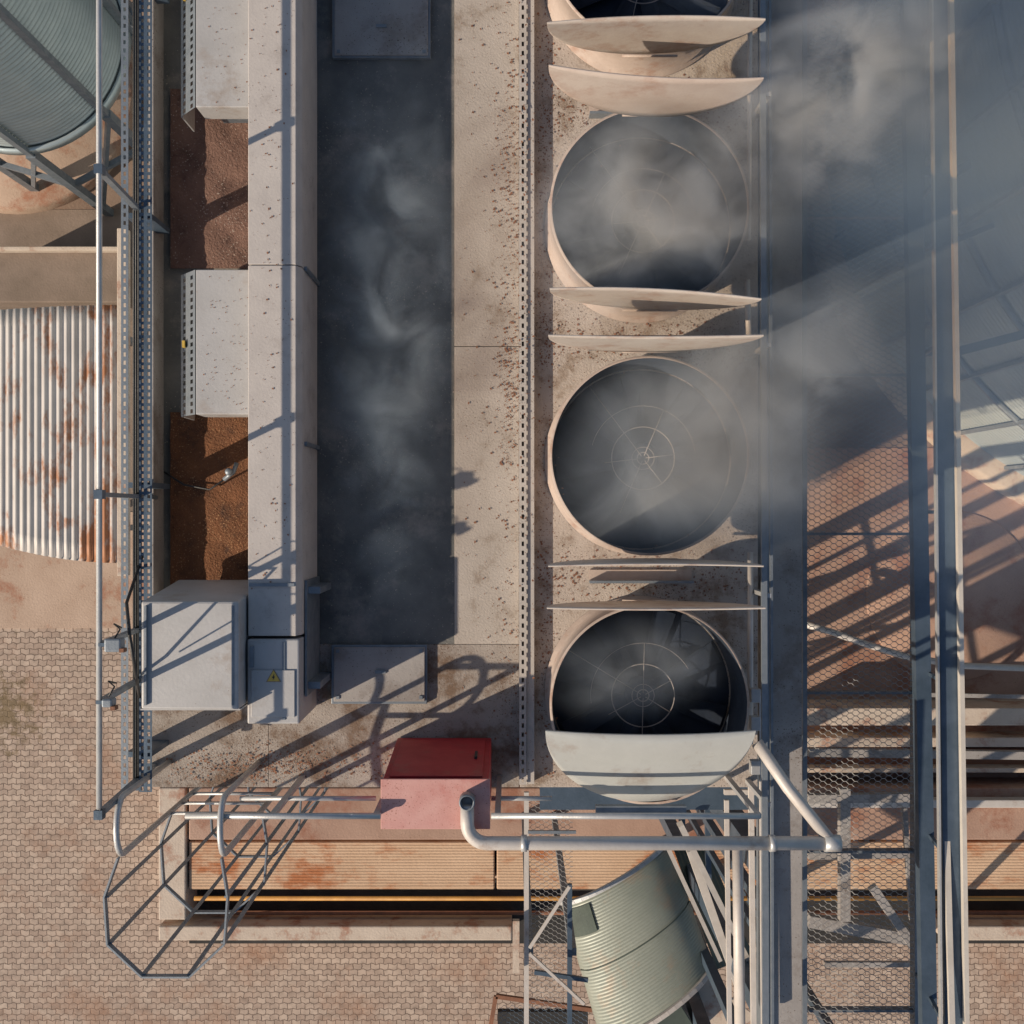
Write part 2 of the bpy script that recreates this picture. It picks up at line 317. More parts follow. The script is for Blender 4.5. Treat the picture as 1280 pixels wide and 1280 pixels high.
MB().box(-2.82,-1.903,-2.15,-1.42,8.63,8.997).build('roof_deck','deckdirtshade',T,bev=.003)
MB().box(X(650,9),1.92,-2.15,12,8.63,9.003).build('fan_deck','fandeck',T,bev=.005)
MB().box(-2.82,-1.903,-1.417,12,8.63,8.80).build('recess_floor','deckshade',T)
MB().box(-2.82,-2.78,-1.41,12,8.81,9.06).build('parapet','parapet',T,bev=.005)
def husk(x0,x1,y0,y1,z,label,m):
    b=MB(); nx,ny=14,40; g=[]
    for i in range(nx+1):
        g.append([b.bm.verts.new((x0+(x1-x0)*i/nx,y0+(y1-y0)*j/ny,z+random.uniform(0,.012)+(.005*math.sin(i*.9+j*.5) if 0<i<nx and 0<j<ny else 0))) for j in range(ny+1)])
    for i in range(nx):
        for j in range(ny): b.bm.faces.new([g[i][j],g[i+1][j],g[i+1][j+1],g[i][j+1]]).smooth=True
    o=b.build('grain_husk',m); tag(o,label,'husk',kind='stuff')
husk(-2.72,-1.91,Y(335,8.85),Y(110,8.85),8.83,'dull reddish husk lying between the two perforated hoods','huskold')
husk(-2.72,-1.91,Y(740,8.85),Y(515,8.85),8.83,'orange brown husk south of the smaller hood','husk')
t=thing('pipe_valve','small grey valve lying on the orange brown husk','valve',P(288,590,8.86))
q=P(288,590,8.95); MB().tube([q+Vector((-.05,-.06,0)),q+Vector((.03,0,.02)),q+Vector((.05,.07,0))],.018,8).build('valve_body','raild',t); MB().lathe((q.x,q.y),[(0,9.02),(.025,9.02),(.03,9.0),(.025,8.97),(0,8.97)],16).build('handwheel','raild',t)
MB().tube([q+Vector((-.05,-.06,0)),P(262,612,8.88),P(230,606,8.88),P(205,590,8.9)],.008,6).build('hose','black',t)
# main duct
t=thing('roof_duct','long pale rectangular duct running along the roof','duct',(-1.7,2,9))
x0,x1=-1.894,-1.52
MB().extr([(x0,9.005),(x1,9.005),(x1,9.62),(x1-.03,9.7),(x0,9.7)],-.89,Y(331,9.7)-.003).build('duct_section','duct',t,bev=.006)
MB().extr([(x0,9.005),(x1,9.005),(x1,9.62),(x1-.03,9.7),(x0,9.7)],Y(331,9.7)+.003,12).build('duct_section','duct',t,bev=.006)
for yy in (4.2,1.78,.5):
    MB().box(x1+.002,x1+.02,yy-.015,yy+.015,9.01,9.55).build('joint_flange','raild',t)
MB().box(x0+.01,x1-.04,Y(733,9.7),Y(729,9.7),9.701,9.712).build('joint_flange','raild',t)
def hood(py0,py1,label,z1=9.5):
    y1,y0=Y(py0,z1),Y(py1,z1); xl=X(216,z1)
    t=thing('vent_hood',label,'vent hood',((xl-1.9)/2,(y0+y1)/2,8.8),'vent hoods west of the duct')
    MB().extr([(xl+.17,9.25),(-1.905,9.25),(-1.905,z1),(xl+.17,z1)],y0,y1).build('cover','box',t,bev=.006)
    MB().box(xl+.2,-1.91,y0+.12,y1-.03,8.81,9.248).build('base','raild',t)
    b=MB(); b.perf(xl,xl+.165,y0,y1,lambda x:9.3+(x-xl)/.165*(z1-9.3),2,.055,.03,.028); b.build('perforated_side','raild',t)
    MB().box(xl,xl+.012,y0,y1,8.98,9.29).build('side_flange','rail',t)
    MB().box(xl+.04,xl+.06,(y0+y1)/2-.025,(y0+y1)/2+.025,9.37,9.41).build('latch','yellow',t)
hood(-160,134,'perforated grey hood at the upper end of the husk bed')
hood(337,518,'short perforated grey hood between the two husk beds')
# cabinets
t=thing('motor_cabinet','large grey cabinet at the south end of the husk bed','cabinet',(-2.25,-.95,8.81))
z1=9.9; xa,xb,ya,yb=X(175,z1),-1.91,Y(887,z1),Y(752,z1)
b=MB(); b.hexa([(xa,ya,9.02),(xb,ya,9.02),(xb,yb+.1,9.02),(xa,yb+.1,9.02),(xa,ya,z1-.02),(xb,ya,z1),(xb,yb,z1),(xa,yb,z1-.02)]); b.build('body','box',t,bev=.015)
MB().box(xa-.01,xb,ya-.012,ya-.002,9.05,9.86).build('door_panel','box',t)
for xx in (xa+.03,xb-.05): MB().box(xx,xx+.015,ya+.03,yb-.03,z1-.017,z1+.004).build('edge_trim','raild',t)
t=thing('junction_box','small grey junction box bearing a yellow warning triangle','junction box',(-1.63,-1.17,9.005))
z1=9.72; xa,xb,ya,yb=X(309,z1),X(374,z1),Y(905,z1),Y(799,z1)
MB().box(xa,xb,ya,yb,9.005,z1).build('body','box',t,bev=.012)
MB().box(xa+.03,xb-.03,ya+.05,yb-.22,z1,z1+.012).build('lid','box',t,bev=.004)
MB().box(xa+.02,xa+.05,yb-.2,yb-.05,z1,z1+.02).build('hinge','raild',t)
MB().box(xb-.12,xb-.1,ya+.03,yb-.02,z1,z1+.008).build('rib','raild',t)
c=P(342,847,z1+.015)
def tri(r): return [(c.x+r*math.sin(a),c.y+r*math.cos(a)) for a in (0,-2*PI/3,2*PI/3)]
s_=MB().prism(tri(.062),z1+.013,z1+.016).build('warning_sign','concshade',t)
MB().prism(tri(.052),z1+.0165,z1+.0185).build('sign_face','yellow',s_)
MB().prism([(c.x+.005,c.y+.028),(c.x-.011,c.y-.002),(c.x-.002,c.y-.002),(c.x-.005,c.y-.02),(c.x+.011,c.y+.008),(c.x+.002,c.y+.008)],z1+.019,z1+.021).build('bolt_symbol','black',s_)
t=thing('duct_bracket','narrow dark upright panel beside the junction box','panel',(-1.45,-.9,9.01))
MB().box(-1.515,-1.50,-1.35,-.5,9.01,9.55).build('plate','raild',t); MB().box(-1.499,-1.41,-1.3,-1.25,9.01,9.5).build('rib','raild',t); MB().box(-1.499,-1.41,-.6,-.55,9.01,9.5).build('rib','raild',t)
def hatch(px0,px1,py0,py1,label):
    t=thing('roof_hatch',label,'hatch',(X((px0+px1)/2,9.1),Y((py0+py1)/2,9.1),9.0),'flat roof hatches')
    MB().pbox(px0,px1,py0,py1,9.003,9.05).build('frame','raild',t,bev=.006)
    MB().pbox(px0+3,px1-3,py0+3,py1-3,9.052,9.065).build('cover','parapet',t,bev=.006)
    MB().pbox(px0+55,px0+68,py1-42,py1-38,9.067,9.08).build('handle','raild',t)
    for a,b_ in ((px0+6,py1-8),(px1-10,py1-8),(px0+6,py0+8),(px1-10,py0+8)): MB().pbox(a,a+4,b_-2,b_+2,9.067,9.075).build('bolt','raild',t)
hatch(415,538,-60,72,'flat grey roof hatch in shade at the upper end of the roof')
hatch(414,534,806,880,'flat grey roof hatch near the red cabinet')
t=thing('control_cabinet','red control cabinet with pink dusty top at roof edge','cabinet',(-.5,-1.8,9))
z1=10.0; xa,xb,yb,ya=X(478,z1),X(611,z1),Y(975,z1),Y(1034,z1)
b=MB(); yl_=Y(922,9.01); b.hexa([(xa,ya,9.01),(xb,ya,9.01),(xb,yl_,9.01),(xa,yl_,9.01),(xa,ya,z1),(xb,ya,z1),(xb,yb,z1),(xa,yb,z1)]); b.build('body','red',t,bev=.01)
MB().box(xa-.01,xb+.01,ya-.01,yb+.01,z1+.001,z1+.015).build('top_cover','pink',t,bev=.004)
b=MB(); 
def dp(u,v):
    x=xa+(xb-xa)*u; return Vector((x,yl_+(yb-yl_)*v+.004,9.01+(z1-9.01)*v+.004))
nf=(dp(1,0)-dp(0,0)).cross(dp(0,1)-dp(0,0)).normalized(); nf=nf if nf.z>0 else -nf
a_,b_,c_,d_=dp(.06,.1),dp(.94,.1),dp(.94,.95),dp(.06,.95)
b.hexa([a_,b_,c_,d_]+[v+nf*.01 for v in (a_,b_,c_,d_)]); b.build('door','red',t,bev=.003)
MB().bar(dp(.86,.45)+nf*.02,dp(.86,.58)+nf*.02,.02).build('handle','black',t)
t=thing('cable_channel','pale perforated channel dividing roof deck and fan deck','channel',(X(657,9.1),2,9.0))
MB().perf(X(649,9.1),X(658,9.1),-2.1,12,9.12,1,.07,.035,.018).build('perforated_flange','perf',t,solid=.003)
MB().box(X(658,9.1)+.001,X(668,9.1),-2.1,12,9.006,9.10).build('channel_body','perf',t,bev=.003)
MB().box(X(649,9.1),X(650,9.1),-2.1,12,9.006,9.117).build('channel_web','perf',t)
# ------------------------------------------------------------ fans
def fan(yc,label,aS,aN,rot,lidm=('lid','lid'),yaw=(0,0),bow=(.07,.07),rr_=(.71,.71),hof=(.755,.755)):
    xc=1.0; R=.715; ZT=9.6
    t=thing('exhaust_fan',label,'exhaust fan',(xc,yc,9.0),'row of roof exhaust fans')
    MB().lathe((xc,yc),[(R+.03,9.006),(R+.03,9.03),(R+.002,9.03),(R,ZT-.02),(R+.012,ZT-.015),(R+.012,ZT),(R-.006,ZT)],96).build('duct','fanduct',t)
    MB().lathe((xc,yc),[(R-.006,ZT),(R-.008,9.0)],96).build('shaded_inner_wall','faninner',t)
    MB().lathe((xc,yc),[(0,9.008),(R-.02,9.008)],48).build('shade_plate','fandark',t)
    b=MB(); z=9.2
    for rr,w,a0,a1 in ((.045,.004,0,1),(.085,.003,0,1),(.24,.0045,0,1),(.40,.002,rot/6,rot/6+.45)):
        b.tube([(xc+rr*math.cos(a),yc+rr*math.sin(a),z) for a in [2*PI*(a0+(a1-a0)*i/48) for i in range(48)]],w,6,a1-a0==1)
    for i in range(6):
        a=rot+i*PI/3; ro=R-.02 if i==2 else (.24,.40,0,.30,.45,.24)[i]
        b.tube([(xc+.02*math.cos(a),yc+.02*math.sin(a),z+.006),(xc+ro*math.cos(a),yc+ro*math.sin(a),z+.006)],.0033,6)
    b.build('guard','wire',t)
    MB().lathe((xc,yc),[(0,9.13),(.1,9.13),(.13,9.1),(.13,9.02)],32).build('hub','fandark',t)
    for i in range(8):
        a=rot+i*PI/4; d=Vector((math.cos(a),math.sin(a),0)); e=Vector((-d.y,d.x,0)); o=Vector((xc,yc,9.07))
        U=lambda z:Vector((0,0,z))
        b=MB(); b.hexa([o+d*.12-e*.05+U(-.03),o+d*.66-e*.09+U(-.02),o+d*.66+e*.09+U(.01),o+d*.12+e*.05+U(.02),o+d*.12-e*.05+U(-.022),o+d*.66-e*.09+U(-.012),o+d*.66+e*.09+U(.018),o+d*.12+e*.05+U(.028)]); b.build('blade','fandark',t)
    xl=xc-.05
    for q_,(sgn,ang,lm,yw) in enumerate(((-1,aS,lidm[0],yaw[0]),(1,aN,lidm[1],yaw[1]))):
        r=rr_[q_]; bw=bow[q_]
        b=MB(); n=48; m_=8; g=[]
        for i in range(n+1):
            th=PI*(i+.0)/n; x=-r*math.cos(th); yl=r-r*math.sin(th); u=x/r
            if i in (0,n): yl=r-.01
            g.append([b.bm.verts.new((x,yl+(r-yl)*j/m_,-bw*(1-u*u)*(.35+.65*j/m_))) for j in range(m_+1)])
        for i in range(n):
            for j in range(m_): b.bm.faces.new([g[i][j],g[i+1][j],g[i+1][j+1],g[i][j+1]]).smooth=True
        hx=yc+sgn*hof[q_]
        mt=Matrix.Translation((xl,hx,ZT+.03)) @ Matrix.Rotation(math.radians(yw),4,'Z') @ (Matrix.Rotation(PI,4,'Z') if sgn>0 else Matrix.Identity(4)) @ Matrix.Rotation(math.radians(ang),4,'X')
        bmesh.ops.transform(b.bm,matrix=mt,verts=b.bm.verts); b.build('damper_lid',lm,t,solid=.012)
        MB().tube([(xc-.2,hx,ZT+.01),(xc+.2,hx,ZT+.01)],.010,8).build('hinge','fanduct',t)
fan(4.12,'exhaust fan farthest north with its leaning plate cut by the frame',96,90,.3,yaw=(1,0),bow=(.03,.05),rr_=(.72,.71),hof=(.81,.755))
fan(2.22,'steaming exhaust fan second from the top between two curved lids',92,92,.1,lidm=('lid','lidp'),yaw=(-2.8,-3.4),bow=(.03,.04),rr_=(.70,.71),hof=(.755,.66))
fan(.41,'steaming exhaust fan in the middle with both lids upright',91,90,.12,lidm=('lid','lid'),bow=(.012,.01))
fan(-1.40,'southernmost exhaust fan with one lid tilted half closed',36,91,.5,('lidc','lid'),bow=(-.04,.01),rr_=(.72,.72),hof=(.68,.755))
for i,yy in enumerate((3.12,1.31,-.5)):
    t=thing('deck_stay',['low steel stay between the two northern fans','low steel stay between the two middle fans','low steel stay between the two southern fans'][i],'stay',(1,yy,9.01),'stays between fans')
    MB().box(.6,1.4,yy-.05,yy-.03,9.01,9.12).build('web','raild',t); MB().box(.6,1.4,yy-.03,yy+.05,9.01,9.03).build('foot','fanduct',t)
# ------------------------------------------------------------ debris flakes
b=MB()
def flake(x,y,z,s):
    a=random.uniform(0,PI); d=Vector((math.cos(a),math.sin(a),random.uniform(-.2,.2)))*s; e=Vector((-math.sin(a),math.cos(a),random.uniform(-.2,.2)))*s*random.uniform(.4,.9); c=Vector((x,y,z+.25*s+.002))
    b.bm.faces.new([b.bm.verts.new(v) for v in (c-d-e*.4,c+d*.3-e,c+d+e*.5,c-d*.2+e)])
for _ in range(6500):
    q=random.random()
    if q<.2: x=random.gauss(X(638,9),.07); y=random.choice((random.uniform(-2,4.6),random.gauss(1,.4),random.gauss(2.6,.4)))
    elif q<.27: x=random.uniform(-.42,.25); y=random.uniform(-2.1,4.6)
    elif q<.62: x=random.uniform(.2,1.85); y=random.choice((3.12,1.31,-.5))+random.gauss(0,.13)
    elif q<.86: x=random.choice((random.uniform(-2.7,-.3),random.gauss(-1.9,.3))); y=random.gauss(-1.98,.08)
    else: x=random.gauss(.27,.05); y=random.uniform(-2.1,4.6)
    if y<-2.13 or x>1.9 or y>4.8: continue
    if .17<x<.2: continue
    if x<-1.9 and y>-1.45 or x<-2.8: continue
    zz=9.13 if X(649,9.1)<x<X(668,9.1) else 9.004
    flake(x,y,zz,random.choice((.003,.004,.005,.006,.011)))
for _ in range(260): flake(random.uniform(-1.88,-1.57),random.uniform(-.6,4.6),9.702,random.choice((.003,.004,.005,.009)))
for _ in range(90): flake(random.uniform(-2.28,-1.93),random.uniform(.75,1.75),9.502,random.uniform(.003,.007))
for _ in range(90): flake(random.uniform(-2.28,-1.93),random.uniform(2.95,4.6),9.502,random.uniform(.003,.007))
tag(b.build('husk_flakes','rust'),'dark husk flakes scattered over roof and ducts','husk',kind='stuff')
# ------------------------------------------------------------ west railing
t=thing('west_railing','galvanised tube railing along the west roof edge','railing',(-2.81,2,9))
zr=10.4; xr=X(124,zr)
MB().tube([(xr,Y(1018,zr),zr),(xr,9,zr)],.02,10).build('handrail','rail',t)
for py in (-180,212,618,806,878,1018): 
    y=Y(py,zr); MB().bar((-2.81,y,8.85),(xr,y,zr),.045,.03).build('post','raild',t)
    if py not in (806,878): MB().box(xr-.028,xr+.028,y-.03,y+.03,zr-.04,zr+.025).build('clamp','steeldark',t)
MB().tube([(-2.78,Y(700,zr),9.3),(-2.66,Y(760,zr),10.0),(-2.55,Y(800,zr),10.25),(-2.6,Y(850,zr),10.0),(-2.74,Y(900,zr),9.5)],.012,8).build('loose_cable','black',t)
t=thing('cable_tray','dark blue grey perforated cable tray along the west edge','cable tray',(-2.75,2,9.3))
z=9.5
MB().perf(X(155,z),X(164,z),-2.06,12,z+.06,1,.06,.03,.018).build('perforated_flange','raild',t,solid=.003)
MB().box(X(164,z)+.002,X(174,z),-2.06,12,z-.06,z-.04).build('tray_floor','steeldark',t)
MB().perf(X(174,z),X(190,z),-2.06,12,z,2,.05,.028,.02).build('perforated_flange','steeldark',t,solid=.003)
b=MB(); 
for i in range(3): b.tube([(X(166+i*3,z),-2,z-.02),(X(166+i*3,z),12,z-.02)],.008,6)
b.build('cables','black',t)
for y in (4,2.2,.2,-1.8): MB().box(-2.86,-2.68,y-.02,y+.02,8.98,9.43).build('support','steeldark',t)
for py,lab in ((806,'small floodlight clamped on west rail, upper of two'),(878,'small floodlight clamped on west rail, lower of two')):
    c=P(143 if py==806 else 136,py,zr+.02); w_=.055 if py==806 else .035
    t=thing('flood_light',lab,'light',c,'rail floodlights')
    MB().box(c.x-w_,c.x+w_,c.y-w_*.8,c.y+w_*.8,c.z-.05,c.z+.04).build('housing','raild',t,bev=.012)
    MB().box(c.x-w_-.05,c.x-w_-.002,c.y-.012,c.y+.012,c.z-.04,c.z).build('bracket','steeldark',t)
    MB().box(c.x+w_-.01,c.x+w_+.02,c.y-.045,c.y-.02,c.z-.02,c.z+.045).build('lens','rust',t)
    MB().tube([c+Vector((0,.04,0)),c+Vector((.03,.10,-.02)),c+Vector((-.02,.13,-.05)),c+Vector((-.06,.08,-.3))],.006,6).build('cable','black',t)
t=thing('south_railing','tube railing along the south roof edge beside red cabinet','railing',(-.5,-2.12,9))
for (a,bb) in ((232,476),(614,950)):
    MB().tube([P(a,1020,10.1),P(bb,1020,10.1)],.022,10).build('handrail','rail',t)
    MB().tube([P(max(a,300),998,9.62),P((bb-6) if bb<500 else 690,998,9.62)],.018,8).build('midrail','rail',t)
for px in (340,470,622,948):
    q=P(px,1020,10.1); MB().bar((q.x,q.y,8.8),(q.x,q.y,10.1),.04,.03).build('post','rail',t)
MB().box(X(745,9.9),X(858,9.9),Y(1019,9.9),Y(1008,9.9),9.84,9.9).build('crossbar','raild',t)
t=thing('east_railing','tube railing and slim rails along the east roof edge','railing',(1.95,1,9))
MB().bar((X(957,9.7),-5.2,9.7),(X(951,9.7),9,9.7),.04,.03).build('handrail','raild',t)
MB().bar((X(966,9.3),-5.2,9.3),(X(960,9.3),9,9.3),.02,.03).build('midrail','raild',t)
for y in (5,3,1.2,-.6,-2.1): MB().bar((1.84,y,9.0),(1.84,y,9.7),.04,.03).build('post','rail',t)
t=thing('downpipe','pale pipe running past the fans along the east edge','pipe',P(930,900,9.3))
MB().tube([P(925,1290,9.2),P(922,1060,9.25)],.042,12).build('pipe_section','pipe',t)
MB().tube([P(938,690,9.3),P(938,930,9.3)],.022,10).build('pipe_section','pipe',t)
MB().tube([P(934,350,9.3),P(936,420,9.3)],.022,10).build('pipe_section','pipe',t)
MB().tube([P(938,-20,9.3),P(936,300,9.3)],.018,10).build('pipe_section','pipe',t)
for py in (870,905,960): 
    q=P(945,py,9.5); MB().box(q.x-.035,q.x+.035,q.y-.05,q.y+.05,9.42,9.5).build('clamp','rail',t,bev=.005)
t=thing('vent_pipe','fat pale pipe with elbow crossing in front of the roof edge','pipe',P(800,1053,9.9))
z=10.075
def arc(c,r,a0,a1,z,n=8): return [(c[0]+r*math.cos(a0+(a1-a0)*i/n),c[1]+r*math.sin(a0+(a1-a0)*i/n),z) for i in range(n+1)]
e=P(609,1029,z); r_=25*k(z)
MB().tube([P(584,1006,z)]+arc((e.x,e.y),r_,PI,1.5*PI,z)+[P(1040,1054,z)],.047,16).build('main_run','pipe',t)
MB().lathe((X(584,z),Y(1001,z)),[(.025,z-.04),(.055,z-.04),(.055,z+.05),(.046,z+.065),(.038,z-.01),(0,z-.01)],24).build('open_end','raild',t)
MB().tube([P(1042,1056,z),P(985,985,z-.1),P(946,928,z-.2)],.042,14).build('branch','pipe',t)
for px in (655,965): 
    q=P(px,1054,z); MB().tube([(q.x-.02,q.y,z),(q.x+.02,q.y,z)],.057,16).build('coupling','rail',t)
MB().tube([P(1030,1054,z),P(1050,1054,z)],.057,16).build('coupling','rail',t)
# ------------------------------------------------------------ ladder with cage
c=P(208,1145,10.1); R=.44
t=thing('caged_ladder','galvanised ladder with octagonal safety cage at southwest corner','ladder',(c.x,c.y,2))
angs=[PI/2+PI/8+.12+i*(2*PI-PI/4-.24)/7 for i in range(8)]
xl,xr2=X(148,10.1),X(277,10.1); yl=Y(1072,10.1)
for zi in (10.1,8.9,7.5,6.1,4.7,3.3):
    pts=[(xl,yl,zi)]+[(c.x+R*math.cos(a),c.y+R*math.sin(a),zi) for a in angs[1:-1]]+[(xr2,yl,zi)]
    b=MB()
    for p,q in zip(pts,pts[1:]): b.bar(p,q,.012,.05)
    b.build('hoop','raild',t)
for a in angs[1:-1]: MB().bar((c.x+(R-.012)*math.cos(a),c.y+(R-.012)*math.sin(a),3.1),(c.x+(R-.012)*math.cos(a),c.y+(R-.012)*math.sin(a),10.1),.03,.01).build('cage_bar','raild',t)
for x in (xl,xr2):
    pts=[(x,yl,.02),(x,yl,10.0)]+[(x,yl+.2-.2*math.cos(s_),10.0+.14*math.sin(s_)) for s_ in [PI*i/10 for i in range(1,10)]]+[(x,yl+.4,10.0),(x,yl+.4,9.0)]
    MB().tube(pts,.022,10).build('side_rail','rail',t)
zz=.3
while zz<9.3: MB().tube([(xl,yl,zz),(xr2,yl,zz)],.014,6).build('rung','rail',t); zz+=.3
# ------------------------------------------------------------ east
t=thing('parapet_beam','long flat grey beam between fans and mesh walkway','beam',(2.2,0,8.3))
MB().box(X(960,8.6),X(1003,8.6),-6.5,12,8.35,8.6).build('beam','parapet',t,bev=.005)
MB().box(X(960,8.6)-.03,X(960,8.6)-.005,-6.5,12,8.3,8.66).build('edge_angle','raild',t)
for y,w_ in ((5,.08),(1,.08),(-1.7,.05),(-2.2,.03),(-2.55,.07),(-3.1,.1),(-3.5,.04),(-3.8,.03),(-4.4,.08),(-5.1,.05),(-6,.08)): MB().box(2.22-w_,2.22+w_,y-w_,y+w_,0,8.34).build('leg','steeldark',t)  # several are hidden extras, added so their shadows streak the yard slab
for y0,y1 in ((-2.2,-3.1),(-3.1,-4.4)): MB().bar((2.22,y0,1),(2.22,y1,4),.06).build('brace','steeldark',t)
for y0,y1,za in ((-1.7,-3.1,2.2),(-2.55,-4.4,5),(-3.1,-5.1,3.2)): MB().bar((2.22,y0,za),(2.22,y1,za+.2),.06).build('cross_tie','steeldark',t)
t=thing('mesh_walkway','expanded metal walkway along the east side of the dryer','walkway',(3.15,0,0))
zw=7.6; xa,xb=X(1006,zw),X(1146,zw)
MB().expanded(xa,xb,-6.2,8.0,zw,.10,.027,.008).build('mesh_floor','mesh',t)
for x in (xa,xb): MB().box(x-.02,x+.02,-6.2,8,zw-.12,zw+.01).build('stringer','raild',t)
for y in [ -6+1.45*i for i in range(10)]: MB().box(xa+.021,xb-.021,y-.012,y+.012,zw-.11,zw-.03).build('cross_member','raild',t)
for y in (-5.9,7.6):
    MB().box(xb-.05,xb+.05,y-.13,y-.03,0,zw-.125).build('column','steeldark',t)
MB().bar(P(1136,-30,8.05),P(1160,1290,8.05),.13,.1).build('toe_beam','steeldark',t)
MB().bar(P(1174,-30,8.7),P(1192,1290,8.7),.15,.04).build('guard_beam','steeldark',t)
MB().bar(P(1164,-30,8.74),P(1176,1290,8.74),.015,.05).build('handrail','rail',t)
MB().bar(P(1188,-30,8.76),P(1208,1290,8.76),.035,.05).build('handrail','cream',t)
MB().bar(P(1172,640,8.5),P(1190,1290,8.82),.045,.03).build('handrail','cream',t)
for y in (-4.2,-2.8,-1.4,0,1.4,2.8,4.2):
    MB().bar((xb,y,zw),(X(1186,8.7),y,8.7),.03,.03).build('post','steeldark',t)
def frame(name,label,cat,bars,m='rail',w=.08):
    a=Vector(bars[0][0]); t=thing(name,label,cat,(a.x,a.y,0))
    for i,bb in enumerate(bars): MB().bar(bb[0],bb[1],bb[2] if len(bb)>2 else w).build('member',m,t)
    return t
frame('support_frame','pale steel support frame below the mesh walkway at lower right','frame',[
 (P(1010,998,4.5),P(1160,996,4.5),.1),(P(1055,985,4.5),P(1055,1150,4.5),.12),(P(1010,1150,4.3),P(1150,1175,4.3),.14),(P(1010,1068,4.3),P(1150,1066,4.3),.1),
 (P(1090,1108,4.6),P(1150,1195,4.6),.1),(P(1030,1205,4.3),P(1150,1205,4.3),.06),(P(1130,1010,4),P(1140,1150,4),.06),(P(1055,1000,4.4),P(1055,1000,.75),.1),(P(1145,1180,4.2),P(1145,1180,.1),.1),
 (P(1010,940,3.6),P(1290,944,3.6),.1),(P(1140,868,3.6),P(1290,871,3.6),.05)],'parapet')
frame('brace_frame','dark crossed braces standing between walkway and grain silo','frame',[
 (P(1195,215,5),P(1310,150,5),.1),(P(1195,300,5),P(1310,255,5),.06),(P(1195,440,5),P(1310,410,5),.1),(P(1195,60,5),P(1310,0,5),.06),(P(1150,-20,5),P(1150,470,5),.08),(P(1150,440,5),P(1150,440,.1),.1),(P(1150,215,5),P(1195,215,5),.1),(P(1150,440,5),P(1195,440,5),.1)],'steeldark')
b=MB(); pts=[P(1005,780,1),P(1040,790,1),P(1085,806,1),P(1130,820,1),P(1200,832,1),P(1300,836,1)]
tag(b.tube(pts,.05,10).build('curved_pipe','pipe'),'pale curved pipe passing under the mesh walkway','pipe')
# ------------------------------------------------------------ south centre
t=thing('chute','green grey corrugated chute angled below the vent pipe','chute',P(790,1160,4))
q=[P(700,1122,4.0),P(832,1045,4.0),P(752,1300,4.9),P(890,1206,4.9)]
b=MB(); nu,nv=26,44*6; g=[]
def cz(u,v): return .45*math.sqrt(max(0,1-(2*u-1)**2*.96))
for i in range(nu+1):
    u=i/nu; row=[]
    for j in range(nv+1):
        v=j/nv; p=(q[0]*(1-u)+q[1]*u)*(1-v)+(q[2]*(1-u)+q[3]*u)*v
        row.append(b.bm.verts.new(p+Vector((0,0,cz(u,v)+.0035*math.sin(2*PI*44*v)))))
    g.append(row)
for i in range(nu):
    for j in range(nv): b.bm.faces.new([g[i][j],g[i+1][j],g[i+1][j+1],g[i][j+1]]).smooth=True
b.build('corrugated_sheet','green',t,solid=.006)
def on(u,v,dz=.012): return (q[0]*(1-u)+q[1]*u)*(1-v)+(q[2]*(1-u)+q[3]*u)*v+Vector((0,0,cz(u,v)+dz))
for f_ in (.01,.97): 
    b=MB(); n_=16
    for i in range(n_): b.bar(on(i/n_,f_,.03),on((i+1)/n_,f_,.03),.05,.05)
    b.build('flange','rail' if f_<.5 else 'duct',t)
MB().tube([on(i/16,.5) for i in range(17)],.008,6).build('seam_strip','greendark',t)
b=MB(); gg=[[b.bm.verts.new(on(.03+.2*i/6,.06+.2*j/6,.03)) for j in range(7)] for i in range(7)]
for i in range(6):
    for j in range(6): b.bm.faces.new([gg[i][j],gg[i+1][j],gg[i+1][j+1],gg[i][j+1]])
b.build('dark_panel','greendark',t,solid=.01)
MB().corr(P(838,1050,4.0),P(884,1058,3.8),P(896,1212,4.9),P(942,1195,4.3),8,.006,6).build('side_sheet','greendark',t,solid=.006)
MB().hexa([P(765,1300,3.5),P(884,1222,3.5),P(945,1270,3.5),P(850,1350,3.5),P(765,1300,4.0),P(884,1222,4.0),P(945,1270,4.0),P(850,1350,4.0)]).build('outlet_box','conclight',t,bev=.01)
MB().hexa([P(810,1268,4.1),P(845,1246,4.1),P(872,1290,4.1),P(840,1315,4.1),P(810,1268,4.6),P(845,1246,4.6),P(872,1290,4.6),P(840,1315,4.6)]).build('inspection_box','greendark',t,bev=.01)
t=thing('mesh_platform','small expanded metal platform left of the green chute','platform',P(690,1150,4))
MB().expanded(X(660,6),X(718,6),Y(1262,6),Y(1000,6),6.0,.09,.026,.007).build('mesh_floor','mesh',t)
MB().bar(P(658,990,6),P(658,1290,6),.05).build('stringer','pipe',t); MB().bar(P(712,1105,6),P(712,1290,6),.05).build('stringer','steeldark',t)
MB().bar(P(662,1185,6.3),P(712,1108,6.3),.03).build('brace','pipe',t); MB().bar(P(662,1192,6.3),P(730,1255,6.3),.03).build('brace','pipe',t)
MB().bar(P(645,1150,6.1),P(645,1215,6.1),.07).build('side_beam','conclight',t)
MB().bar(P(668,1215,6.2),P(735,1225,6.2),.04).build('cross_member','steeldark',t)
MB().bar(P(660,1040,6.05),P(720,1040,6.05),.03).build('cross_member','raild',t)
for px in (662,716): MB().bar(P(px,1190,5.95),Vector((P(px,1190,5.95).x,P(px,1190,5.95).y,.05)),.08).build('leg','raild',t)
t=thing('rusty_grate','dark red edged grate at the bottom edge left of the chute','grate',P(680,1262,3))
MB().bar(P(620,1245,4),P(740,1262,4),.05).build('edge','rust',t); MB().bar(P(620,1245,4),P(610,1300,4),.05).build('edge','rust',t)
